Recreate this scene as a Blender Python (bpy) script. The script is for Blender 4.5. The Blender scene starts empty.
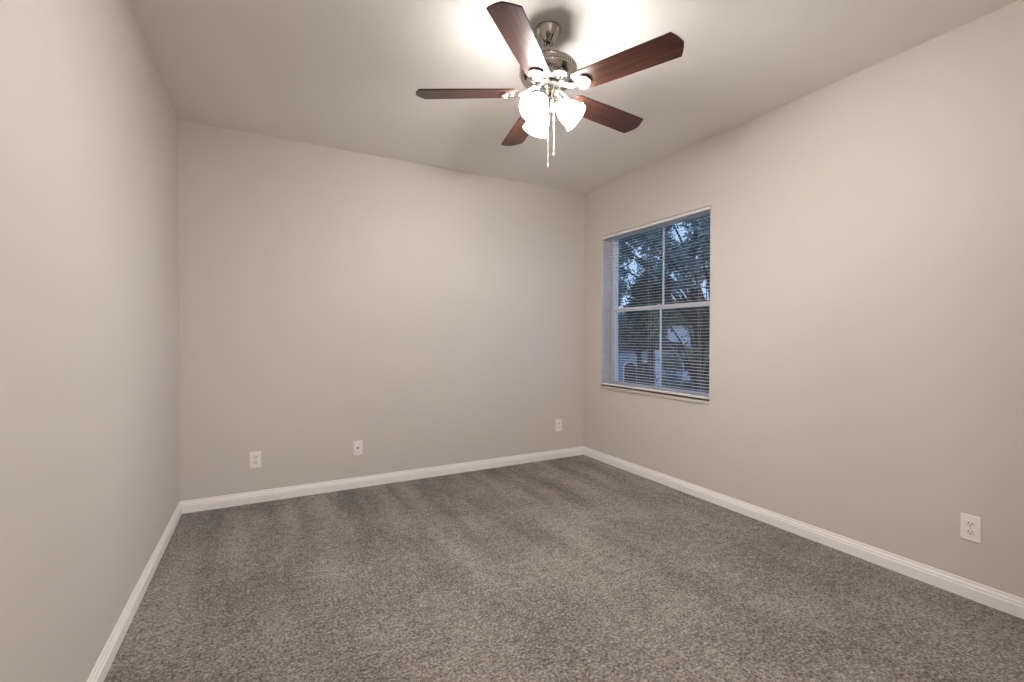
import bpy, math, random
import numpy as np
from mathutils import Matrix, Vector, noise

C = bpy.context.scene.collection
PI = math.pi
random.seed(7)

# ------------------------------------------------------------------ camera
FPX, YAW, PITCH, ROLL, CAM_H = 460.94, 0.49155, -0.010057, 0.002115, 1.2428
fwd = Vector((math.sin(YAW) * math.cos(PITCH), math.cos(YAW) * math.cos(PITCH), math.sin(PITCH)))
rgt = Vector((math.cos(YAW), -math.sin(YAW), 0))
upv = rgt.cross(fwd)
r2 = rgt * math.cos(ROLL) + upv * math.sin(ROLL)
u2 = upv * math.cos(ROLL) - rgt * math.sin(ROLL)
cam_data = bpy.data.cameras.new('camera')
cam = bpy.data.objects.new('camera', cam_data)
C.objects.link(cam)
cam_data.sensor_width = 36.0
cam_data.lens = FPX * 36.0 / 1024.0
cam_data.clip_start = 0.02
cam_data.clip_end = 400
cam.matrix_world = Matrix(((r2.x, u2.x, -fwd.x, 0), (r2.y, u2.y, -fwd.y, 0), (r2.z, u2.z, -fwd.z, CAM_H), (0, 0, 0, 1)))
bpy.context.scene.camera = cam

# ------------------------------------------------------------------ sky at dusk, exposure
W = bpy.data.worlds.new('dusk_sky')
bpy.context.scene.world = W
W.use_nodes = True
wn, wl = W.node_tree.nodes, W.node_tree.links
bg = wn['Background']
tc = wn.new('ShaderNodeTexCoord')
sx = wn.new('ShaderNodeSeparateXYZ')
rp = wn.new('ShaderNodeValToRGB')
wl.new(tc.outputs['Generated'], sx.inputs[0])
wl.new(sx.outputs['Z'], rp.inputs[0])
wl.new(rp.outputs[0], bg.inputs[0])
rp.color_ramp.elements[0].position = 0.0
rp.color_ramp.elements[0].color = (0.54, 0.72, 1.0, 1)
rp.color_ramp.elements[1].position = 0.75
rp.color_ramp.elements[1].color = (0.24, 0.40, 0.88, 1)
bg.inputs[1].default_value = 1.4

vs = bpy.context.scene.view_settings
vs.view_transform = 'Standard'
vs.look = 'None'
vs.gamma = 1.0
vs.use_curve_mapping = False
vs.exposure = 0.0
LAMP = 75.0          # radiance of the lit glass shades of the ceiling fan
HALL_FILL = 165.0          # radiance of the unseen dome lamp added as near-side fill
LAMP_COL = (1.0, 0.965, 0.92)
cy = bpy.context.scene.cycles
cy.max_bounces = 14
cy.diffuse_bounces = 10
cy.transparent_max_bounces = 16
cy.caustics_reflective = False
cy.caustics_refractive = False
cy.sample_clamp_indirect = 6.0


# ------------------------------------------------------------------ helpers
class MB:
    def __init__(self):
        self.v, self.f, self.s = [], [], []

    def add(self, vs_, fs, smooth=False, mat=None):
        o = len(self.v)
        for p in vs_:
            p = Vector(p)
            self.v.append(tuple(mat @ p) if mat is not None else tuple(p))
        for f in fs:
            self.f.append(tuple(i + o for i in f))
            self.s.append(smooth)
        return self

    def box(self, a, b, bev=0.0, mat=None):
        (x0, y0, z0), (x1, y1, z1) = a, b
        if bev <= 0:
            vv = [(x, y, z) for x in (x0, x1) for y in (y0, y1) for z in (z0, z1)]
            ff = [(0, 1, 3, 2), (4, 6, 7, 5), (0, 4, 5, 1), (2, 3, 7, 6), (0, 2, 6, 4), (1, 5, 7, 3)]
            return self.add(vv, ff, mat=mat)
        import bmesh
        bm = bmesh.new()
        bmesh.ops.create_cube(bm, size=1.0)
        for v in bm.verts:
            v.co = Vector(((x0 + x1) / 2 + v.co.x * (x1 - x0), (y0 + y1) / 2 + v.co.y * (y1 - y0), (z0 + z1) / 2 + v.co.z * (z1 - z0)))
        bmesh.ops.bevel(bm, geom=list(bm.edges), offset=bev, segments=2, affect='EDGES', profile=0.5)
        bm.verts.index_update()
        vv = [v.co.copy() for v in bm.verts]
        ff = [[v.index for v in f.verts] for f in bm.faces]
        bm.free()
        return self.add(vv, ff, mat=mat)

    def lathe(self, prof, n=40, mat=None, smooth=True, cap0=False, cap1=False):
        """prof = [(r, z)...] turned round the z axis"""
        vv, ff = [], []
        for r, z in prof:
            for k in range(n):
                a = 2 * PI * k / n
                vv.append((r * math.cos(a), r * math.sin(a), z))
        for i in range(len(prof) - 1):
            for k in range(n):
                k2 = (k + 1) % n
                ff.append((i * n + k, i * n + k2, (i + 1) * n + k2, (i + 1) * n + k))
        if cap0:
            ff.append(tuple(reversed(range(n))))
        if cap1:
            b = (len(prof) - 1) * n
            ff.append(tuple(b + k for k in range(n)))
        return self.add(vv, ff, smooth, mat)

    def tube(self, pts, rad, n=10, mat=None, smooth=True):
        pts = [Vector(p) for p in pts]
        if not hasattr(rad, '__len__'):
            rad = [rad] * len(pts)
        vv, ff = [], []
        ref = None
        for i, p in enumerate(pts):
            d = (pts[min(i + 1, len(pts) - 1)] - pts[max(i - 1, 0)]).normalized()
            if ref is None:
                ref = Vector((0, 0, 1)) if abs(d.z) < 0.9 else Vector((1, 0, 0))
            a = (ref - d * ref.dot(d)).normalized()
            ref = a
            b = d.cross(a)
            for k in range(n):
                t = 2 * PI * k / n
                vv.append(p + (a * math.cos(t) + b * math.sin(t)) * rad[i])
        for i in range(len(pts) - 1):
            for k in range(n):
                k2 = (k + 1) % n
                ff.append((i * n + k, i * n + k2, (i + 1) * n + k2, (i + 1) * n + k))
        ff.append(tuple(reversed(range(n))))
        ff.append(tuple((len(pts) - 1) * n + k for k in range(n)))
        return self.add(vv, ff, smooth, mat)

    def prism(self, outline, z0, z1, mat=None, bev=0.0):
        """outline in xy (counter-clockwise) extruded z0..z1, optional chamfer on both rims"""
        n = len(outline)
        cx = sum(p[0] for p in outline) / n
        cy_ = sum(p[1] for p in outline) / n

        def ins(p):
            d = math.hypot(p[0] - cx, p[1] - cy_) or 1
            return (p[0] - (p[0] - cx) / d * bev, p[1] - (p[1] - cy_) / d * bev)
        rings = [(outline, z0), (outline, z1)]
        if bev > 0:
            inn = [ins(p) for p in outline]
            rings = [(inn, z0), (outline, z0 + bev), (outline, z1 - bev), (inn, z1)]
        vv = [(p[0], p[1], z) for o, z in rings for p in o]
        ff = []
        for i in range(len(rings) - 1):
            for k in range(n):
                k2 = (k + 1) % n
                ff.append((i * n + k, i * n + k2, (i + 1) * n + k2, (i + 1) * n + k))
        ff.append(tuple(reversed(range(n))))
        b = (len(rings) - 1) * n
        ff.append(tuple(b + k for k in range(n)))
        return self.add(vv, ff, mat=mat)

    def build(self, name, mat, parent=None, loc=None, rot=None):
        me = bpy.data.meshes.new(name)
        me.from_pydata(self.v, [], self.f)
        me.polygons.foreach_set('use_smooth', self.s)
        me.materials.append(mat)
        me.update()
        o = bpy.data.objects.new(name, me)
        C.objects.link(o)
        if parent is not None:
            o.parent = parent
        if loc is not None:
            o.location = loc
        if rot is not None:
            o.rotation_euler = rot
        return o


def empty(name, loc=(0, 0, 0), rot=(0, 0, 0)):
    o = bpy.data.objects.new(name, None)
    C.objects.link(o)
    o.location = loc
    o.rotation_euler = rot
    o.empty_display_size = 0.05
    return o


def tag(o, label, cat, group=None, kind=None):
    o['label'] = label
    o['category'] = cat
    if group:
        o['group'] = group
    if kind:
        o['kind'] = kind
    return o


def struct(o):
    o['kind'] = 'structure'
    return o


def copy_tree(o, parent=None):
    c = o.copy()
    C.objects.link(c)
    if parent is not None:
        c.parent = parent
    for ch in list(o.children):
        copy_tree(ch, c)
    return c


# ------------------------------------------------------------------ materials
def mat_new(name):
    m = bpy.data.materials.new(name)
    m.use_nodes = True
    nt = m.node_tree
    return m, nt.nodes, nt.links, nt.nodes['Principled BSDF']


def plain(name, col, rough=0.5, metal=0.0, spec=0.5, bump=0.0, bscale=200.0, var=0.0):
    m, n, l, p = mat_new(name)
    p.inputs['Base Color'].default_value = (*col, 1)
    p.inputs['Roughness'].default_value = rough
    p.inputs['Metallic'].default_value = metal
    p.inputs['Specular IOR Level'].default_value = spec
    t = n.new('ShaderNodeTexCoord')
    if bump > 0 or var > 0:
        nz = n.new('ShaderNodeTexNoise')
        nz.inputs['Scale'].default_value = bscale
        nz.inputs['Detail'].default_value = 3
        l.new(t.outputs['Object'], nz.inputs['Vector'])
    if bump > 0:
        b = n.new('ShaderNodeBump')
        b.inputs['Strength'].default_value = bump
        b.inputs['Distance'].default_value = 0.002
        l.new(nz.outputs['Fac'], b.inputs['Height'])
        l.new(b.outputs['Normal'], p.inputs['Normal'])
    if var > 0:
        r = n.new('ShaderNodeValToRGB')
        r.color_ramp.elements[0].position = 0.3
        r.color_ramp.elements[1].position = 0.7
        r.color_ramp.elements[0].color = (*[c * (1 - var) for c in col], 1)
        r.color_ramp.elements[1].color = (*[min(1, c * (1 + var)) for c in col], 1)
        l.new(nz.outputs['Fac'], r.inputs[0])
        l.new(r.outputs[0], p.inputs['Base Color'])
    return m


WALL_COL = (0.640, 0.594, 0.556)
M_wall = plain('greige_wall_paint', WALL_COL, 0.75, 0, 0.25, 0.10, 140)
M_ceil = plain('ceiling_paint', (0.80, 0.772, 0.738), 0.85, 0, 0.2, 0.18, 90)
M_trim = plain('white_trim_paint', (0.90, 0.875, 0.86), 0.4, 0, 0.4)
M_vinyl = plain('white_window_vinyl', (0.80, 0.80, 0.80), 0.35)
M_slat = plain('white_blind_aluminium', (0.74, 0.74, 0.75), 0.4)
M_cord = plain('white_cord', (0.7, 0.7, 0.7), 0.8)
M_sill = plain('pale_marble_sill', (0.56, 0.52, 0.48), 0.35, 0, 0.5, 0, 12, 0.06)
M_plate = plain('white_plastic', (0.90, 0.875, 0.85), 0.35)
M_plate2 = plain('white_plastic_face', (0.82, 0.79, 0.765), 0.35)
M_slot = plain('dark_slot', (0.03, 0.03, 0.03), 0.7)
M_screw = plain('painted_screw', (0.66, 0.63, 0.60), 0.35)
M_nickel = plain('brushed_nickel', (0.42, 0.395, 0.36), 0.16, 1.0)
M_nickel_lt = plain('pale_nickel', (0.78, 0.75, 0.70), 0.32, 1.0)
M_dark = plain('dark_metal', (0.05, 0.045, 0.04), 0.45, 0.6)
M_chain = plain('pale_chain_metal', (0.85, 0.82, 0.78), 0.4, 0.3)


def carpet():
    m, n, l, p = mat_new('brown_cut_pile_carpet')
    t = n.new('ShaderNodeTexCoord')

    def nz(scale, detail, rough=0.6, vec=None):
        x = n.new('ShaderNodeTexNoise')
        x.inputs['Scale'].default_value = scale
        x.inputs['Detail'].default_value = detail
        x.inputs['Roughness'].default_value = rough
        l.new(vec or t.outputs['Object'], x.inputs['Vector'])
        return x

    def math_(op, a, b):
        x = n.new('ShaderNodeMath')
        x.operation = op
        for i, q in enumerate((a, b)):
            if isinstance(q, (int, float)):
                x.inputs[i].default_value = q
            else:
                l.new(q, x.inputs[i])
        return x.outputs[0]
    fine = nz(85, 3, 0.75)
    mid = nz(24, 3, 0.65)
    big = nz(2.2, 3, 0.6)
    # vacuum strokes: bands that run away from the viewer and fade out towards the near half of the room
    mp = n.new('ShaderNodeMapping')
    mp.inputs['Scale'].default_value = (5.2, 0.8, 1)
    mp.inputs['Rotation'].default_value = (0, 0, 0.16)
    l.new(t.outputs['Object'], mp.inputs['Vector'])
    stroke = nz(1.0, 2, 0.5, mp.outputs[0])
    sep = n.new('ShaderNodeSeparateXYZ')
    l.new(t.outputs['Object'], sep.inputs[0])
    far = n.new('ShaderNodeMapRange')
    far.inputs['From Min'].default_value = 1.9
    far.inputs['From Max'].default_value = 3.4
    far.inputs['To Min'].default_value = 0.22
    l.new(sep.outputs['Y'], far.inputs['Value'])
    s = math_('MULTIPLY', math_('SUBTRACT', stroke.outputs['Fac'], 0.5), math_('MULTIPLY', far.outputs[0], 0.27))
    v = math_('ADD', math_('MULTIPLY', fine.outputs['Fac'], 0.76), math_('MULTIPLY', mid.outputs['Fac'], 0.24))
    v = math_('ADD', v, s)
    v = math_('ADD', v, math_('MULTIPLY', math_('SUBTRACT', big.outputs['Fac'], 0.5), 0.16))
    r = n.new('ShaderNodeValToRGB')
    e = r.color_ramp.elements
    e[0].position, e[0].color = 0.38, (0.072, 0.062, 0.054, 1)
    e[1].position, e[1].color = 0.62, (0.42, 0.375, 0.34, 1)
    x = e.new(0.5)
    x.color = (0.215, 0.188, 0.166, 1)
    l.new(v, r.inputs[0])
    l.new(r.outputs[0], p.inputs['Base Color'])
    p.inputs['Roughness'].default_value = 1.0
    p.inputs['Specular IOR Level'].default_value = 0.05
    p.inputs['Sheen Weight'].default_value = 0.15
    b = n.new('ShaderNodeBump')
    b.inputs['Strength'].default_value = 0.7
    b.inputs['Distance'].default_value = 0.008
    l.new(fine.outputs['Fac'], b.inputs['Height'])
    l.new(b.outputs['Normal'], p.inputs['Normal'])
    return m


M_carpet = carpet()


def wood():
    m, n, l, p = mat_new('cherry_blade_wood')
    t = n.new('ShaderNodeTexCoord')
    mp = n.new('ShaderNodeMapping')
    mp.inputs['Scale'].default_value = (2.2, 34, 34)
    l.new(t.outputs['Object'], mp.inputs['Vector'])
    a = n.new('ShaderNodeTexNoise')
    a.inputs['Scale'].default_value = 1.6
    a.inputs['Detail'].default_value = 5
    a.inputs['Distortion'].default_value = 0.5
    l.new(mp.outputs[0], a.inputs['Vector'])
    r = n.new('ShaderNodeValToRGB')
    e = r.color_ramp.elements
    e[0].position, e[0].color = 0.32, (0.027, 0.011, 0.008, 1)
    e[1].position, e[1].color = 0.70, (0.082, 0.030, 0.019, 1)
    l.new(a.outputs['Fac'], r.inputs[0])
    l.new(r.outputs[0], p.inputs['Base Color'])
    p.inputs['Roughness'].default_value = 0.36
    p.inputs['Specular IOR Level'].default_value = 0.28
    return m


M_wood = wood()


def lit_glass():
    m, n, l, p = mat_new('lit_frosted_glass')
    p.inputs['Base Color'].default_value = (0.9, 0.88, 0.85, 1)
    p.inputs['Roughness'].default_value = 0.35
    p.inputs['Emission Color'].default_value = (*LAMP_COL, 1)
    p.inputs['Emission Strength'].default_value = LAMP
    return m


M_shade = lit_glass()
M_bulb = lit_glass()
M_bulb.name = 'lit_bulb'
M_bulb.node_tree.nodes['Principled BSDF'].inputs['Emission Strength'].default_value = LAMP * 18.0

M_fill_dome = lit_glass()  # glowing dome of the added, unseen fill lamp
M_fill_dome.name = 'fill_dome_glass'
M_fill_dome.node_tree.nodes['Principled BSDF'].inputs['Emission Strength'].default_value = HALL_FILL


def pane_glass():
    m, n, l, p = mat_new('clear_window_glass')
    n.remove(p)
    out = n['Material Output']
    tr = n.new('ShaderNodeBsdfTransparent')
    tr.inputs[0].default_value = (0.90, 0.94, 0.95, 1)
    gl = n.new('ShaderNodeBsdfGlossy')
    gl.inputs['Roughness'].default_value = 0.02
    fr = n.new('ShaderNodeFresnel')
    fr.inputs['IOR'].default_value = 1.5
    mx = n.new('ShaderNodeMixShader')
    geo = n.new('ShaderNodeNewGeometry')
    inv = n.new('ShaderNodeMath')
    inv.operation = 'SUBTRACT'
    inv.inputs[0].default_value = 1.0
    l.new(geo.outputs['Backfacing'], inv.inputs[1])
    ml = n.new('ShaderNodeMath')
    ml.operation = 'MULTIPLY'
    l.new(fr.outputs[0], ml.inputs[0])
    l.new(inv.outputs[0], ml.inputs[1])
    l.new(ml.outputs[0], mx.inputs[0])
    l.new(tr.outputs[0], mx.inputs[1])
    l.new(gl.outputs[0], mx.inputs[2])
    l.new(mx.outputs[0], out.inputs[0])
    return m


M_glass = pane_glass()
M_leaf_a = plain('dark_oak_leaves', (0.095, 0.135, 0.100), 0.6, 0, 0.3, 0, 1.5, 0.4)
M_leaf_b = plain('olive_leaves', (0.150, 0.190, 0.150), 0.6, 0, 0.3, 0, 1.5, 0.4)
M_leaf_c = plain('blue_green_leaves', (0.150, 0.250, 0.250), 0.6, 0, 0.3, 0, 1.5, 0.4)
M_bark = plain('grey_bark', (0.10, 0.085, 0.075), 0.9, 0, 0.2, 0.5, 20, 0.3)
M_grass = plain('lawn_grass', (0.07, 0.09, 0.055), 0.95, 0, 0.1, 0.3, 3, 0.35)
M_stucco = plain('grey_blue_stucco', (0.33, 0.39, 0.48), 0.9, 0, 0.2, 0.2, 30)
M_whitewall = plain('white_stucco', (0.72, 0.74, 0.78), 0.9, 0, 0.2, 0.2, 30)
M_roof = plain('brown_roof_tile', (0.10, 0.075, 0.065), 0.9, 0, 0.2, 0.4, 6, 0.3)
M_door = plain('dark_red_brown_door', (0.10, 0.055, 0.055), 0.6)
M_pavement = plain('pale_driveway', (0.30, 0.30, 0.30), 0.95, 0, 0.1, 0.1, 6, 0.1)

# ------------------------------------------------------------------ room shell
XL, XR, YB, YF, H = -0.530, 2.9575, 3.921, -0.40, 2.740
T = 0.20                                      # wall thickness
WY0, WY1, WZ0, WZ1 = 2.364, 3.636, 0.756, 2.236   # window opening in the right wall

f = MB().box((XL - T, YF - T, -0.15), (XR + T, YB + T, 0.0)).build('floor', M_carpet)
struct(f)
struct(MB().box((XL - T, YF - T, H), (XR + T, YB + T, H + 0.15)).build('ceiling', M_ceil))
struct(MB().box((XL - T, YF - T, 0), (XL, YB + T, H)).build('wall_left', M_wall))
struct(MB().box((XL, YB, 0), (XR, YB + T, H)).build('wall_back', M_wall))
# near side: unseen opening and hall, added wide so the fill lamp reaches in
DX0, DX1, DZ = XL + 0.06, 1.35, 2.66
struct(MB().box((XL, YF - T, 0), (DX0, YF, H)).box((DX1, YF - T, 0), (XR, YF, H)).box((DX0, YF - T, DZ), (DX1, YF, H)).build('wall_front', M_wall))
HX0, HX1, HY0 = XL - 0.9, 2.4, -2.3
struct(MB().box((HX0 - T, HY0 - T, -0.15), (HX1 + T, YF - T, 0)).build('floor_added_hall', M_carpet))
struct(MB().box((HX0 - T, HY0 - T, H), (HX1 + T, YF - T, H + 0.15)).build('ceiling_added_hall', M_ceil))
struct(MB().box((HX0, HY0 - T, 0), (HX1, HY0, H)).box((HX0 - T, HY0 - T, 0), (HX0, YF - T, H)).box((HX1, HY0 - T, 0), (HX1 + T, YF - T, H)).box((HX0, YF - T - .01, 0), (XL - T, YF - T, H)).build('wall_added_hall', M_wall))


def wall_with_hole():
    ys = [YF - T, WY0, WY1, YB + T]
    zs = [0, WZ0, WZ1, H]
    m = MB()
    vv = [(x, y, z) for x in (XR, XR + T) for y in ys for z in zs]
    idx = lambda s, i, j: s * 16 + i * 4 + j
    ff = []
    for i in range(3):
        for j in range(3):
            if i == 1 and j == 1:
                continue
            ff.append((idx(0, i, j), idx(0, i, j + 1), idx(0, i + 1, j + 1), idx(0, i + 1, j)))
            ff.append((idx(1, i, j), idx(1, i + 1, j), idx(1, i + 1, j + 1), idx(1, i, j + 1)))
    # reveals
    ff += [(idx(0, 1, 1), idx(0, 2, 1), idx(1, 2, 1), idx(1, 1, 1)), (idx(0, 1, 2), idx(1, 1, 2), idx(1, 2, 2), idx(0, 2, 2)),
           (idx(0, 1, 1), idx(1, 1, 1), idx(1, 1, 2), idx(0, 1, 2)), (idx(0, 2, 1), idx(0, 2, 2), idx(1, 2, 2), idx(1, 2, 1))]
    # outer rims
    for i in range(3):
        ff.append((idx(0, i, 0), idx(0, i + 1, 0), idx(1, i + 1, 0), idx(1, i, 0)))
        ff.append((idx(0, i, 3), idx(1, i, 3), idx(1, i + 1, 3), idx(0, i + 1, 3)))
    for j in range(3):
        ff.append((idx(0, 0, j), idx(1, 0, j), idx(1, 0, j + 1), idx(0, 0, j + 1)))
        ff.append((idx(0, 3, j), idx(0, 3, j + 1), idx(1, 3, j + 1), idx(1, 3, j)))
    m.add(vv, ff)
    return m.build('wall_right', M_wall)


struct(wall_with_hole())

# baseboards: an ogee profile (distance from wall, height), mitred in the corners
BASE = [(0.0, 0.0), (0.0145, 0.0), (0.0145, 0.050), (0.0135, 0.053), (0.0105, 0.055), (0.0105, 0.063), (0.0095, 0.066),
        (0.0065, 0.070), (0.0045, 0.076), (0.0045, 0.082), (0.003, 0.0855), (0.0, 0.086)]


def baseboard(name, p0, p1, nrm):
    """runs p0 -> p1 at the wall foot, profile pushed along nrm, both ends mitred at 45 degrees"""
    p0, p1, nrm = Vector(p0), Vector(p1), Vector(nrm)
    d = (p1 - p0).normalized()
    n = len(BASE)
    vv = [p0 + nrm * a + d * a + Vector((0, 0, z)) for a, z in BASE] + [p1 + nrm * a - d * a + Vector((0, 0, z)) for a, z in BASE]
    ff = [(k, (k + 1) % n, n + (k + 1) % n, n + k) for k in range(n)] + [tuple(reversed(range(n))), tuple(range(n, 2 * n))]
    return struct(MB().add(vv, ff).build(name, M_trim))


baseboard('baseboard_left', (XL, YF, 0), (XL, YB, 0), (1, 0, 0))
baseboard('baseboard_back', (XL, YB, 0), (XR, YB, 0), (0, -1, 0))
baseboard('baseboard_right', (XR, YB, 0), (XR, YF, 0), (-1, 0, 0))
baseboard('baseboard_front', (XR, YF, 0), (DX1 + 0.06, YF, 0), (0, 1, 0))

# ------------------------------------------------------------------ window
win = struct(empty('window_1', (XR, (WY0 + WY1) / 2, WZ0)))
win['label'] = 'single-hung window with white frame and two tall panes in each sash'
OX, OY, OZ = XR, (WY0 + WY1) / 2, WZ0
hw = (WY1 - WY0) / 2
hh = WZ1 - WZ0
FX0, FX1 = 0.128, 0.196        # frame depth, measured from the inner wall face
fw = 0.027
ZM = 1.503 - WZ0               # middle of the meeting rail
m = MB()
m.box((FX0, -hw, 0), (FX1, -hw + fw, hh), 0.003)
m.box((FX0, hw - fw, 0), (FX1, hw, hh), 0.003)
m.box((FX0, -hw + fw, hh - 0.008), (FX1, hw - fw, hh), 0.003)
m.box((FX0, -hw + fw, 0), (FX1, hw - fw, 0.016), 0.003)
m.build('window_frame', M_vinyl, win)


def sash(name, x0, x1, z0, z1, st, rb, rt, mun):
    a = hw - fw
    s = MB()
    s.box((x0, -a, z0), (x1, -a + st, z1), 0.003)
    s.box((x0, a - st, z0), (x1, a, z1), 0.003)
    s.box((x0, -a + st, z0), (x1, a - st, z0 + rb), 0.003)
    s.box((x0, -a + st, z1 - rt), (x1, a - st, z1), 0.003)
    so = s.build(name, M_vinyl, win)
    MB().box((x0 + 0.004, -0.021, z0 + rb), (x0 + 0.013, -0.003, z1 - rt), 0.002).build('muntin', M_vinyl, so)
    MB().box((x0 + 0.015, -a + st, z0 + rb), (x0 + 0.019, a - st, z1 - rt)).build('pane', M_glass, so)
    return so


sash('lower_sash', FX0 + 0.004, FX0 + 0.030, 0.016, ZM + 0.022, 0.022, 0.024, 0.036, True)
sash('upper_sash', FX0 + 0.034, FX0 + 0.060, ZM - 0.010, hh - 0.008, 0.010, 0.030, 0.008, True)
MB().box((-0.010, -hw - 0.004, -0.028), (FX0, hw + 0.004, 0.0), 0.003).build('window_sill', M_sill, win)
MB().tube([(FX0 + 0.002, -0.02, ZM + 0.022), (FX0 - 0.006, 0, ZM + 0.024), (FX0 + 0.002, 0.02, ZM + 0.022)], 0.004).build('sash_lock', M_vinyl, win)

# ------------------------------------------------------------------ mini blind, inside the opening
bl = tag(empty('window_blind', (XR, OY, WZ0)), 'white horizontal mini blind with open slats hanging in the window', 'blind')
bw = hw - 0.006
BX = 0.018                      # middle of the blind, measured from the inner wall face
MB().box((BX - 0.016, -bw, hh - 0.029), (BX + 0.014, bw, hh - 0.003), 0.002).build('head_rail', M_slat, bl)
MB().box((BX - 0.017, -bw, 0.011), (BX + 0.010, bw, 0.031), 0.004).build('bottom_rail', M_slat, bl)
sl = MB()
pitch = 0.0250
z = 0.047
slat_z = []
while z < hh - 0.040:
    slat_z.append(z)
    z += pitch
for z in slat_z:
    tlt = math.radians(random.uniform(-1.5, 1.5) + 3)
    vv = []
    for y in (-bw + 0.002, bw - 0.002):
        dz = random.uniform(-0.0006, 0.0006)
        for q in (-1, -0.5, 0, 0.5, 1):
            a = q * 0.0122
            vv.append((BX + a * math.cos(tlt), y, z + dz + a * math.sin(tlt) + 0.0016 * (1 - q * q)))
    n5 = len(vv)
    vv += [(x, y, zz - 0.0004) for x, y, zz in vv]
    ff = [(k, k + 1, 6 + k, 5 + k) for k in range(4)] + [(n5 + k, n5 + 5 + k, n5 + 6 + k, n5 + k + 1) for k in range(4)]
    ff += [(0, 5, 15, 10), (4, 14, 19, 9)]
    sl.add(vv, ff, True)
sl.build('slats', M_slat, bl)
for yy in (2.47, 3.0, 3.53):
    c = MB()
    for xx in (BX - 0.0135, BX + 0.0135):
        c.tube([(xx, yy - OY, 0.022), (xx, yy - OY, hh - 0.02)], 0.0006, 6)
    c.build('ladder_cord', M_cord, bl)


# ------------------------------------------------------------------ wall plates
def plate_mb(w, h, d=0.006):
    return MB().box((-w / 2, -d, -h / 2), (w / 2, 0, h / 2), 0.0022)


def outlet_proto(label):
    root = tag(empty('wall_outlet'), label, 'outlet')
    plate_mb(0.073, 0.121).build('cover_plate', M_plate, root)
    for s in (-1, 1):
        # rounded receptacle face with flattened top and bottom
        out = []
        for k in range(32):
            a = 2 * PI * k / 32
            out.append((0.0172 * math.cos(a), max(-0.0135, min(0.0135, 0.0172 * math.sin(a)))))
        rm = Matrix.Translation((0, -0.0055, s * 0.0196)) @ Matrix.Rotation(PI / 2, 4, 'X')
        rc = MB().prism(out, 0, 0.0025, rm, 0.0006).build('receptacle', M_plate2, root)
        sm = MB()
        for dx, hgt in ((-0.0064, 0.0042), (0.0064, 0.0034)):
            sm.box((dx - 0.0013, -0.0086, s * 0.0196 + 0.003 - hgt), (dx + 0.0013, -0.0078, s * 0.0196 + 0.003 + hgt))
        gm = Matrix.Translation((0, -0.0078, s * 0.0196 - 0.0075)) @ Matrix.Rotation(PI / 2, 4, 'X')
        sm.prism([(0.0024 * math.cos(2 * PI * k / 14), 0.0024 * math.sin(2 * PI * k / 14)) for k in range(14)], 0, 0.0008, gm)
        sm.build('slot', M_slot, rc)
    m_ = Matrix.Translation((0, -0.0058, 0)) @ Matrix.Rotation(PI / 2, 4, 'X')
    MB().lathe([(0.0032, 0), (0.0030, 0.0009), (0.0, 0.0014)], 14, m_, True, True).build('screw', M_screw, root)
    return root


o1 = outlet_proto('white duplex outlet low on the back wall, nearest the left corner')
o1.location = (-0.067, YB, 0.321)
o2 = copy_tree(o1)
o2.location = (2.641, YB, 0.336)
o2['label'] = 'white duplex outlet low on the back wall, close to the right-hand corner'
o3 = copy_tree(o1)
o3.location = (XR, 0.894, 0.337)
o3.rotation_euler = (0, 0, -PI / 2)
o3['label'] = 'white duplex outlet low on the window wall, above its baseboard'
for o in (o1, o2, o3):
    o['group'] = 'duplex outlets on the walls'

cj = tag(empty('cable_jack', (0.667, YB, 0.326)), 'white wall plate with one round cable jack in its middle', 'cable jack')
plate_mb(0.071, 0.118).build('cover_plate', M_plate, cj)
rx = Matrix.Translation((0, -0.0055, 0)) @ Matrix.Rotation(PI / 2, 4, 'X')
MB().lathe([(0.0085, 0), (0.0085, 0.002), (0.0060, 0.002), (0.0060, 0.009), (0.0040, 0.009), (0.0040, 0.004), (0.0, 0.004)], 6, rx, False, True).build('coaxial_socket', M_dark, cj)
for s in (-1, 1):
    m_ = Matrix.Translation((0, -0.0058, s * 0.042)) @ Matrix.Rotation(PI / 2, 4, 'X')
    MB().lathe([(0.0032, 0), (0.0030, 0.0009), (0.0, 0.0014)], 14, m_, True, True).build('screw', M_screw, cj)

# ------------------------------------------------------------------ ceiling fan
FXC, FYC, FZ = 1.2218, 1.9141, 2.4324       # axis and blade plane
fan = tag(empty('ceiling_fan', (FXC, FYC, H)), 'brushed nickel ceiling fan with five cherry wood blades and lit glass shades', 'ceiling fan')
zr = lambda z_: z_ - H
MB().lathe([(0.0, 0), (0.0635, 0), (0.0640, -0.006), (0.0605, -0.012), (0.0570, -0.024), (0.0505, -0.038), (0.0420, -0.051),
            (0.0330, -0.062), (0.0270, -0.069), (0.0240, -0.071), (0.0215, -0.068), (0.0200, -0.052), (0.0, -0.052)], 48).build('canopy', M_nickel, fan)
MB().lathe([(0.0105, -0.045), (0.0105, zr(2.568))], 20).build('downrod', M_nickel, fan)
mot = MB()
mot.lathe([(0.0105, zr(2.606)), (0.021, zr(2.602)), (0.024, zr(2.590)), (0.030, zr(2.579)), (0.060, zr(2.575)), (0.110, zr(2.569)), (0.130, zr(2.562)),
           (0.1375, zr(2.554)), (0.1395, zr(2.548)), (0.1375, zr(2.546)), (0.1375, zr(2.528)), (0.1405, zr(2.526)), (0.1405, zr(2.519)),
           (0.1375, zr(2.514)), (0.1330, zr(2.502)), (0.1240, zr(2.490)), (0.1080, zr(2.479)), (0.0860, zr(2.472)), (0.0640, zr(2.469)), (0.0, zr(2.469))], 64)
mo = mot.build('motor_housing', M_nickel, fan)
vb = MB()
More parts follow.
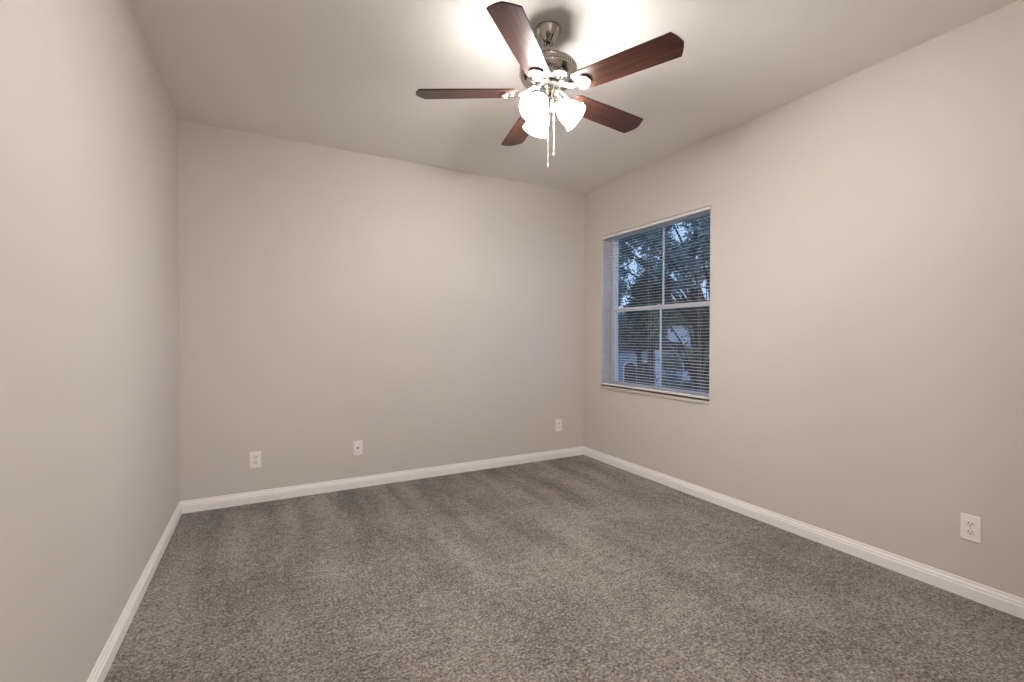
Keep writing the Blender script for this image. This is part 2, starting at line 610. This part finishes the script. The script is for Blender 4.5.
for k in range(60):          # vent ribs round the band
    a = 2 * PI * k / 60
    vb.box((0.1370, -0.0036, zr(2.5285)), (0.1395, 0.0036, zr(2.5455)), 0, Matrix.Rotation(a, 4, 'Z'))
vb.build('vent_band', M_nickel, mo)
MB().lathe([(0.0, zr(2.4690)), (0.062, zr(2.4690)), (0.064, zr(2.463)), (0.060, zr(2.456)), (0.040, zr(2.454)), (0.0, zr(2.454))], 40).build('flywheel', M_dark, fan)


def blade_outline():
    r0, rc, rt, w0, w1 = 0.150, 0.620, 0.650, 0.060, 0.0705
    pts = []
    pts += [(r0, -w0 + 0.018), (r0 + 0.004, -w0 + 0.008), (r0 + 0.014, -w0)]
    pts += [(0.35, -0.0665), (rc, -w1)]
    n_ = 6
    for k in range(1, n_):      # slightly bowed edge to the blunt point
        t_ = k / n_
        pts.append((rc + (rt - rc) * t_ + 0.004 * math.sin(PI * t_), -w1 * (1 - t_)))
    pts.append((rt, 0))
    for k in range(n_ - 1, 0, -1):
        t_ = k / n_
        pts.append((rc + (rt - rc) * t_ + 0.004 * math.sin(PI * t_), w1 * (1 - t_)))
    pts += [(rc, w1), (0.35, 0.0665), (r0 + 0.014, w0), (r0 + 0.004, w0 - 0.008), (r0, w0 - 0.018)]
    return pts


def bracket_mb():
    b = MB()
    # flat shield under the blade, with two open slots
    zt, zb_ = -0.0035, -0.0075
    def ring(cx, rx_, ry_, n_=36):
        return [(cx + rx_ * math.cos(2 * PI * k / n_), ry_ * math.sin(2 * PI * k / n_)) for k in range(n_)]
    o_, i_ = ring(0.190, 0.036, 0.034), ring(0.190, 0.026, 0.024)
    n_ = len(o_)
    vv = [(x, y, z_) for ringp, z_ in ((o_, zt), (o_, zb_), (i_, zb_), (i_, zt)) for x, y in ringp]
    ff = []
    for s in range(4):
        for k in range(n_):
            k2 = (k + 1) % n_
            ff.append((s * n_ + k, s * n_ + k2, ((s + 1) % 4) * n_ + k2, ((s + 1) % 4) * n_ + k))
    b.add(vv, ff)
    b.box((0.150, -0.0075, zb_), (0.218, 0.0075, zt), 0.0015)                 # middle bar
    b.box((0.186, -0.028, zb_), (0.196, 0.028, zt), 0.0015)                   # cross bar
    b.tube([(0.196 + 0.030 * math.cos(t_), 0.033 * math.sin(t_), -0.0095) for t_ in [(-1.45 + 0.29 * k) for k in range(11)]], 0.0035, 8)   # raised arch
    for x_, y_ in ((0.205, 0.0), (0.176, 0.018), (0.176, -0.018)):
        b.lathe([(0.0, -0.0105), (0.0042, -0.0098), (0.0055, zb_), (0.0055, zt)], 12, Matrix.Translation((x_, y_, 0)))
    # swept arm up to the motor
    for s in (-1, 1):
        b.tube([(0.052, s * 0.006, 0.0275), (0.072, s * 0.012, 0.026), (0.092, s * 0.015, 0.016), (0.112, s * 0.014, 0.002), (0.134, s * 0.011, -0.006), (0.160, s * 0.009, -0.007)],
               [0.0075, 0.0075, 0.0068, 0.0062, 0.0058, 0.005], 10)
    return b


phA = 3.8837
blade0 = None
for k in range(5):
    a = phA + k * 2 * PI / 5
    if blade0 is None:
        blade0 = MB().prism(blade_outline(), -0.0032, 0.0032, None, 0.0012).build('blade', M_wood, fan)
        blade0['label'] = 'cherry wood blade with a blunt pointed tip'
        br = bracket_mb().build('blade_bracket', M_nickel_lt, blade0)
        br['label'] = 'pale nickel blade bracket'
        o = blade0
    else:
        o = copy_tree(blade0, fan)
    o.location = (0, 0, zr(FZ))
    o.rotation_euler = (-0.1957, 0, a)

# light kit under the motor
MB().lathe([(0.0, zr(2.456)), (0.040, zr(2.456)), (0.041, zr(2.450)), (0.036, zr(2.446)), (0.034, zr(2.440)), (0.034, zr(2.402)), (0.037, zr(2.398)), (0.037, zr(2.388)), (0.033, zr(2.382)),
            (0.026, zr(2.376)), (0.022, zr(2.366)), (0.020, zr(2.345)), (0.014, zr(2.336)), (0.006, zr(2.332)), (0.0, zr(2.328))], 40).build('light_kit', M_nickel, fan)
view_az = YAW + math.atan2(547.6 - 512, FPX)
right_ang = -view_az                      # direction of the image's right, as seen from above (from +x, counter-clockwise)
TILT = math.radians(49)
shade_out = [(0.0190, 0.000), (0.0220, 0.004), (0.0310, 0.013), (0.0410, 0.028), (0.0490, 0.046), (0.0540, 0.066), (0.0575, 0.086), (0.0620, 0.103), (0.0670, 0.114)]
shade_in = [(r_ - 0.0035, z_) for r_, z_ in reversed(shade_out)]
shade0 = None
for k in range(3):
    a = right_ang + math.radians(-2) + k * 2 * PI / 3
    if shade0 is None:
        shade0 = MB().lathe(shade_out + [(0.0655, 0.1152)] + shade_in, 40).build('lamp_shade', M_shade, fan)
        shade0['label'] = 'lit frosted glass bell shade'
        MB().lathe([(0.0, -0.002), (0.013, 0.0), (0.014, 0.016), (0.020, 0.030), (0.027, 0.048), (0.030, 0.066), (0.027, 0.084), (0.016, 0.096), (0.0, 0.100)], 24).build('bulb', M_bulb, shade0)
        MB().lathe([(0.0, -0.014), (0.016, -0.014), (0.0225, -0.006), (0.0235, 0.008), (0.0215, 0.010), (0.0205, -0.001), (0.0, -0.002)], 28).build('shade_holder', M_nickel_lt, shade0)
        arm = MB().tube([(0, 0, -0.008), (0.000, 0, -0.022), (0.006, 0, -0.036), (0.012, 0, -0.048)], 0.0075, 10).build('lamp_arm', M_nickel, shade0)
        o = shade0
    else:
        o = copy_tree(shade0, fan)
    # local +z of the shade is its axis, pointing out and down
    ax = Vector((math.cos(a) * math.sin(TILT), math.sin(a) * math.sin(TILT), -math.cos(TILT)))
    o.location = (0.050 * math.cos(a), 0.050 * math.sin(a), zr(2.378))
    side = Vector((-math.sin(a), math.cos(a), 0))
    xx = side.cross(ax)
    o.rotation_euler = Matrix((xx, side, ax)).transposed().to_euler()

ca, sa = math.cos(right_ang), math.sin(right_ang)
for lat, tow, z0_, z1_, rr in ((0.0, 0.022, 2.350, 2.078, 0.0022), (0.0285, 0.008, 2.375, 2.138, 0.0028)):
    bx_, by_ = lat * ca + tow * sa, lat * sa - tow * ca
    c = MB()
    nb = int((z0_ - z1_) / 0.0075)
    c.tube([(bx_, by_, zr(z0_)), (bx_, by_, zr(z1_))], rr * 0.6, 8)
    for q in range(nb):
        zz = z0_ - (q + 0.5) * (z0_ - z1_) / nb
        c.lathe([(0.0002, zr(zz) + rr * 1.1), (rr, zr(zz) + rr * .4), (rr, zr(zz) - rr * .4), (0.0002, zr(zz) - rr * 1.1)], 8, Matrix.Translation((bx_, by_, 0)))
    co = c.build('pull_chain', M_chain, fan)
    MB().lathe([(0.0, zr(z1_)), (0.0035, zr(z1_ - 0.002)), (0.0040, zr(z1_ - 0.010)), (0.0022, zr(z1_ - 0.018)), (0.0, zr(z1_ - 0.019))], 12, Matrix.Translation((bx_, by_, 0))).build('chain_pull', M_chain, co)

# ------------------------------------------------------------------ unseen fill lamp, added behind the camera to brighten the near walls
hl = tag(empty('added_fill_lamp', (0.25, -1.25, H)), 'unseen dome lamp added behind the camera as fill for the near walls', 'added fill lamp')
MB().lathe([(0.0, 0), (0.175, 0), (0.18, -0.02), (0.17, -0.03), (0.0, -0.03)], 40).build('fill_lamp_base', M_nickel, hl)
MB().lathe([(0.165, -0.03), (0.16, -0.06), (0.135, -0.09), (0.09, -0.112), (0.04, -0.122), (0.0, -0.124)], 40).build('lamp_shade', M_fill_dome, hl)

# ------------------------------------------------------------------ outside, seen through the window (the room is upstairs)
GZ = -2.90
g = MB().box((XR + T + 0.6, -20, GZ - 0.3), (90, 90, GZ)).build('ground', M_grass)
struct(g)


def at(px, py, dist):
    d = (fwd + r2 * ((px - 512) / FPX) - u2 * ((py - 341) / FPX)).normalized()
    return Vector((0, 0, CAM_H)) + d * dist


def leaf_mesh(blobs, size, seed):
    """blobs = [(centre, radius, flatten, count)] -> vertices and faces of small folded leaves"""
    rg = np.random.default_rng(seed)
    V, F = [], []
    for c_, rad, flat, cnt in blobs:
        # clustered in small sprays so that gaps stay between them
        ns = max(4, cnt // 14)
        d = rg.normal(size=(ns, 3))
        d /= np.linalg.norm(d, axis=1)[:, None]
        sp = d * (rad * rg.uniform(0.15, 1.0, ns) ** 0.5)[:, None]
        sp[:, 2] *= flat
        for q in range(cnt):
            b_ = sp[q % ns] + rg.normal(size=3) * size * 1.5
            p_ = np.array(c_) + b_
            u_ = rg.normal(size=3)
            u_ /= np.linalg.norm(u_)
            w_ = np.cross(u_, rg.normal(size=3))
            w_ /= np.linalg.norm(w_) + 1e-9
            n_ = np.cross(u_, w_)
            s_ = size * rg.uniform(0.7, 1.3)
            o_ = len(V)
            V += [p_ - u_ * s_, p_ + w_ * s_ * 0.42 + n_ * s_ * .12, p_ + u_ * s_, p_ - w_ * s_ * 0.42 + n_ * s_ * .12]
            F += [(o_, o_ + 1, o_ + 2), (o_, o_ + 2, o_ + 3)]
    return V, F


def tree(name, label, base, blobs, leafmat, size, seed, trunk_r, group='trees outside the window'):
    """base = trunk foot; blobs give the crown; every blob is reached by a branch"""
    base = Vector((base[0], base[1], GZ))
    root = tag(empty(name, base), label, 'tree', group)
    rel = [(Vector(c_) - base, r_, fl, n_) for c_, r_, fl, n_ in blobs]
    top = max(r[0].z for r in rel)
    low = min(r[0].z for r in rel)
    cen = sum((r[0] for r in rel), Vector()) / len(rel)
    fork = Vector((cen.x * 0.25, cen.y * 0.25, max(1.2, low * 0.75)))
    tr_ = MB().tube([(0, 0, -0.05), (fork.x * .3, fork.y * .3, fork.z * .4), fork, fork * .35 + Vector((cen.x, cen.y, top * 0.9)) * .65],
                    [trunk_r * 1.3, trunk_r, trunk_r * .85, trunk_r * .3], 10)
    to = tr_.build('trunk', M_bark, root)
    bm_ = MB()
    for c_, r_, fl, n_ in rel:
        bm_.tube([fork, fork * .45 + c_ * .55 + Vector((0, 0, 0.25)), c_], [trunk_r * .36, trunk_r * .2, trunk_r * .06], 7)
    bm_.build('branches', M_bark, root)
    V, F = leaf_mesh(rel, size, seed)
    me = MB()
    me.v = [tuple(v) for v in V]
    me.f = F
    me.s = [False] * len(F)
    me.build('foliage', leafmat, root)
    return root


def crown(spec, D):
    """[(px, py, radius in px, flatten, count)] at distance D (+ small depth offsets)"""
    out = []
    for i, (px, py, rp_, fl, n_) in enumerate(spec):
        dd = D * (1 + 0.06 * math.sin(i * 2.4))
        out.append((at(px, py, dd), rp_ * dd / FPX, fl, int(n_ * 1.6)))
    return out


def foot(px, D):
    p_ = at(px, 336, D)
    return (p_.x, p_.y)


tree('oak_tree', 'large spreading oak close outside, filling the upper window', foot(735, 10.5),
     crown([(700, 208, 22, .8, 900), (668, 212, 20, .7, 700), (636, 228, 18, .7, 700), (610, 236, 18, .8, 600), (655, 240, 16, .8, 600), (700, 250, 18, .9, 800),
            (676, 258, 14, .9, 500), (718, 232, 20, 1, 700), (740, 250, 24, 1, 700), (745, 205, 26, 1, 700), (625, 252, 9, .8, 220), (645, 262, 10, .6, 170), (684, 284, 9, .6, 130), (662, 270, 8, .7, 150), (610, 262, 9, .9, 220)], 10), M_leaf_c, 0.052, 11, 0.16)
tree('round_oak_tree', 'dark round-crowned tree beyond the oak, in the middle of the window', foot(651, 19),
     crown([(650, 284, 13, 1, 900), (642, 294, 12, 1, 700), (658, 297, 12, 1, 700), (650, 306, 15, .9, 800), (664, 285, 7, 1, 250), (636, 310, 9, 1, 400)], 18), M_leaf_a, 0.085, 12, 0.13)
tree('leaning_oak_tree', 'olive-green tree filling the right part of the lower window', foot(704, 14),
     crown([(702, 318, 15, .9, 900), (684, 311, 12, .8, 700), (664, 316, 10, .8, 450), (706, 342, 13, 1, 800), (708, 276, 11, .8, 220), (690, 268, 9, .8, 160), (676, 345, 5, .8, 45), (688, 352, 5, .7, 60), (728, 310, 20, 1, 800),
            (700, 360, 9, 1, 400), (660, 332, 5, .9, 160)], 14), M_leaf_b, 0.065, 13, 0.14)
tree('slender_tree', 'slender blue-green tree at the far left of the window', foot(612, 15),
     crown([(612, 300, 8, 1, 400), (616, 322, 8, 1, 420), (606, 280, 9, 1, 420), (612, 345, 7, 1, 340), (598, 310, 12, 1, 500), (620, 288, 6, 1, 200), (622, 272, 5, 1, 110)], 15), M_leaf_c, 0.07, 14, 0.08)
tree('far_oak_tree', 'dense far tree standing before the grey house', foot(640, 27),
     crown([(632, 322, 10, .9, 700), (644, 330, 11, .9, 800), (622, 334, 9, .8, 500), (652, 322, 9, .9, 500), (640, 342, 8, .7, 300)], 26), M_leaf_a, 0.12, 15, 0.16)

# shrubs before the houses
for i, (px, py, D, rp_, lab, mt_) in enumerate((
        (672, 362, 30, 9, 'rounded green shrub in front of the white house', M_leaf_b),
        (646, 372, 31, 7, 'dark shrub right of the arched door of the grey house', M_leaf_a),
        (703, 378, 26, 9, 'low shrub at the far right of the window view', M_leaf_a),
        (669, 384, 27, 6, 'small low shrub on the lawn between the two houses', M_leaf_c))):
    c_ = at(px, py, D)
    sr = tag(empty('garden_shrub', (c_.x, c_.y, GZ)), lab, 'shrub', 'shrubs on the lawn outside')
    hgt = c_.z - GZ
    R_ = rp_ * D / FPX
    V, F = leaf_mesh([(Vector((0, 0, hgt)), R_, 1.0, 420), (Vector((0, 0, hgt * .5)), R_ * .9, 1.0, 380)], 0.13, 40 + i)
    me = MB()
    me.v = [tuple(v) for v in V]
    me.f = F
    me.s = [False] * len(F)
    me.build('foliage', mt_, sr)
    st = MB()
    for q in range(4):
        st.tube([(0, 0, -0.05), (0.15 * math.cos(q * 1.6), 0.15 * math.sin(q * 1.6), hgt * .4), (0.4 * R_ * math.cos(q * 1.6), 0.4 * R_ * math.sin(q * 1.6), hgt)], [0.05, 0.04, 0.015], 6)
    st.build('stems', M_bark, sr)


def house(label, px, D, width, depth, hwall, wallmat, arch_px=None, column_px=(), windows=()):
    c_ = at(px, 336, D)
    az = math.atan2(c_.x, c_.y)
    root = tag(empty('house', (c_.x, c_.y, GZ), (0, 0, -az)), label, 'house')   # local -y faces the room, +x to the right
    MB().box((-width / 2, 0, 0), (width / 2, depth, hwall)).build('wall', wallmat, root)
    e = 0.5
    rz = hwall + 1.7
    MB().add([(-width / 2 - e, -e, hwall), (width / 2 + e, -e, hwall), (width / 2 + e, depth + e, hwall), (-width / 2 - e, depth + e, hwall),
              (-width / 2 + depth * .45, depth / 2, rz), (width / 2 - depth * .45, depth / 2, rz),
              (-width / 2 - e, -e, hwall - .18), (width / 2 + e, -e, hwall - .18), (width / 2 + e, depth + e, hwall - .18), (-width / 2 - e, depth + e, hwall - .18)],
             [(0, 1, 5, 4), (1, 2, 5), (2, 3, 4, 5), (3, 0, 4), (0, 6, 7, 1), (1, 7, 8, 2), (2, 8, 9, 3), (3, 9, 6, 0), (9, 8, 7, 6)]).build('roof', M_roof, root)
    loc_x = lambda p: math.tan(math.atan((p - 512) / FPX) - math.atan((px - 512) / FPX)) * math.hypot(c_.x, c_.y)
    if arch_px:
        x0, x1 = loc_x(arch_px[0]), loc_x(arch_px[1])
        cx_, hw_ = (x0 + x1) / 2, (x1 - x0) / 2

        def arch(w_, hs, k_=14):
            return [(cx_ - w_, 0)] + [(cx_ + w_ * -math.cos(PI * q / k_), hs + w_ * 0.8 * math.sin(PI * q / k_)) for q in range(k_ + 1)] + [(cx_ + w_, 0)]
        mt = Matrix.Rotation(PI / 2, 4, 'X')
        MB().prism(list(reversed(arch(hw_ + .10, 1.75))), 0.0, 0.06, mt).build('door_surround', M_whitewall, root)
        d_ = MB().prism(list(reversed(arch(hw_, 1.75))), 0.06, 0.10, mt).build('arched_door', M_door, root)
        MB().tube([(cx_ + hw_ * .7, -0.10, 1.0), (cx_ + hw_ * .7, -0.16, 1.0)], 0.05, 10).build('door_knob', M_dark, d_)
    for p in column_px:
        xx_ = loc_x(p)
        k_ = MB()
        k_.lathe([(0.26, 0), (0.26, 0.15), (0.20, 0.2), (0.18, hwall - .5), (0.25, hwall - .4), (0.25, hwall - .2)], 16, Matrix.Translation((xx_, -0.3, 0)), True, True, True)
        k_.build('column', M_whitewall, root)
    for p, zc, w_, h_ in windows:
        xx_ = loc_x(p)
        fr_ = MB()
        for a_, b_ in (((-w_ / 2 - .1, -h_ / 2 - .1), (-w_ / 2, h_ / 2 + .1)), ((w_ / 2, -h_ / 2 - .1), (w_ / 2 + .1, h_ / 2 + .1)), ((-w_ / 2, h_ / 2), (w_ / 2, h_ / 2 + .1)), ((-w_ / 2, -h_ / 2 - .1), (w_ / 2, -h_ / 2))):
            fr_.box((xx_ + a_[0], -0.08, zc + a_[1]), (xx_ + b_[0], 0.02, zc + b_[1]))
        fo = fr_.build('window', M_vinyl, root)
        MB().box((xx_ - w_ / 2, -0.03, zc - h_ / 2), (xx_ + w_ / 2, 0.01, zc + h_ / 2)).build('pane', M_dark, fo)
    return root


house('grey-blue house with a dark arched door and a white column', 622, 37, 9.0, 8, 3.3, M_stucco, (624.5, 636.5), (616, 657.5), ((646, 1.5, 0.9, 1.3),))
house('white house showing between the trees in the lower window', 690, 46, 7.5, 8, 5.4, M_whitewall, None, (), ((691, 1.6, 1.2, 1.3), (704, 1.6, 1.2, 1.3)))
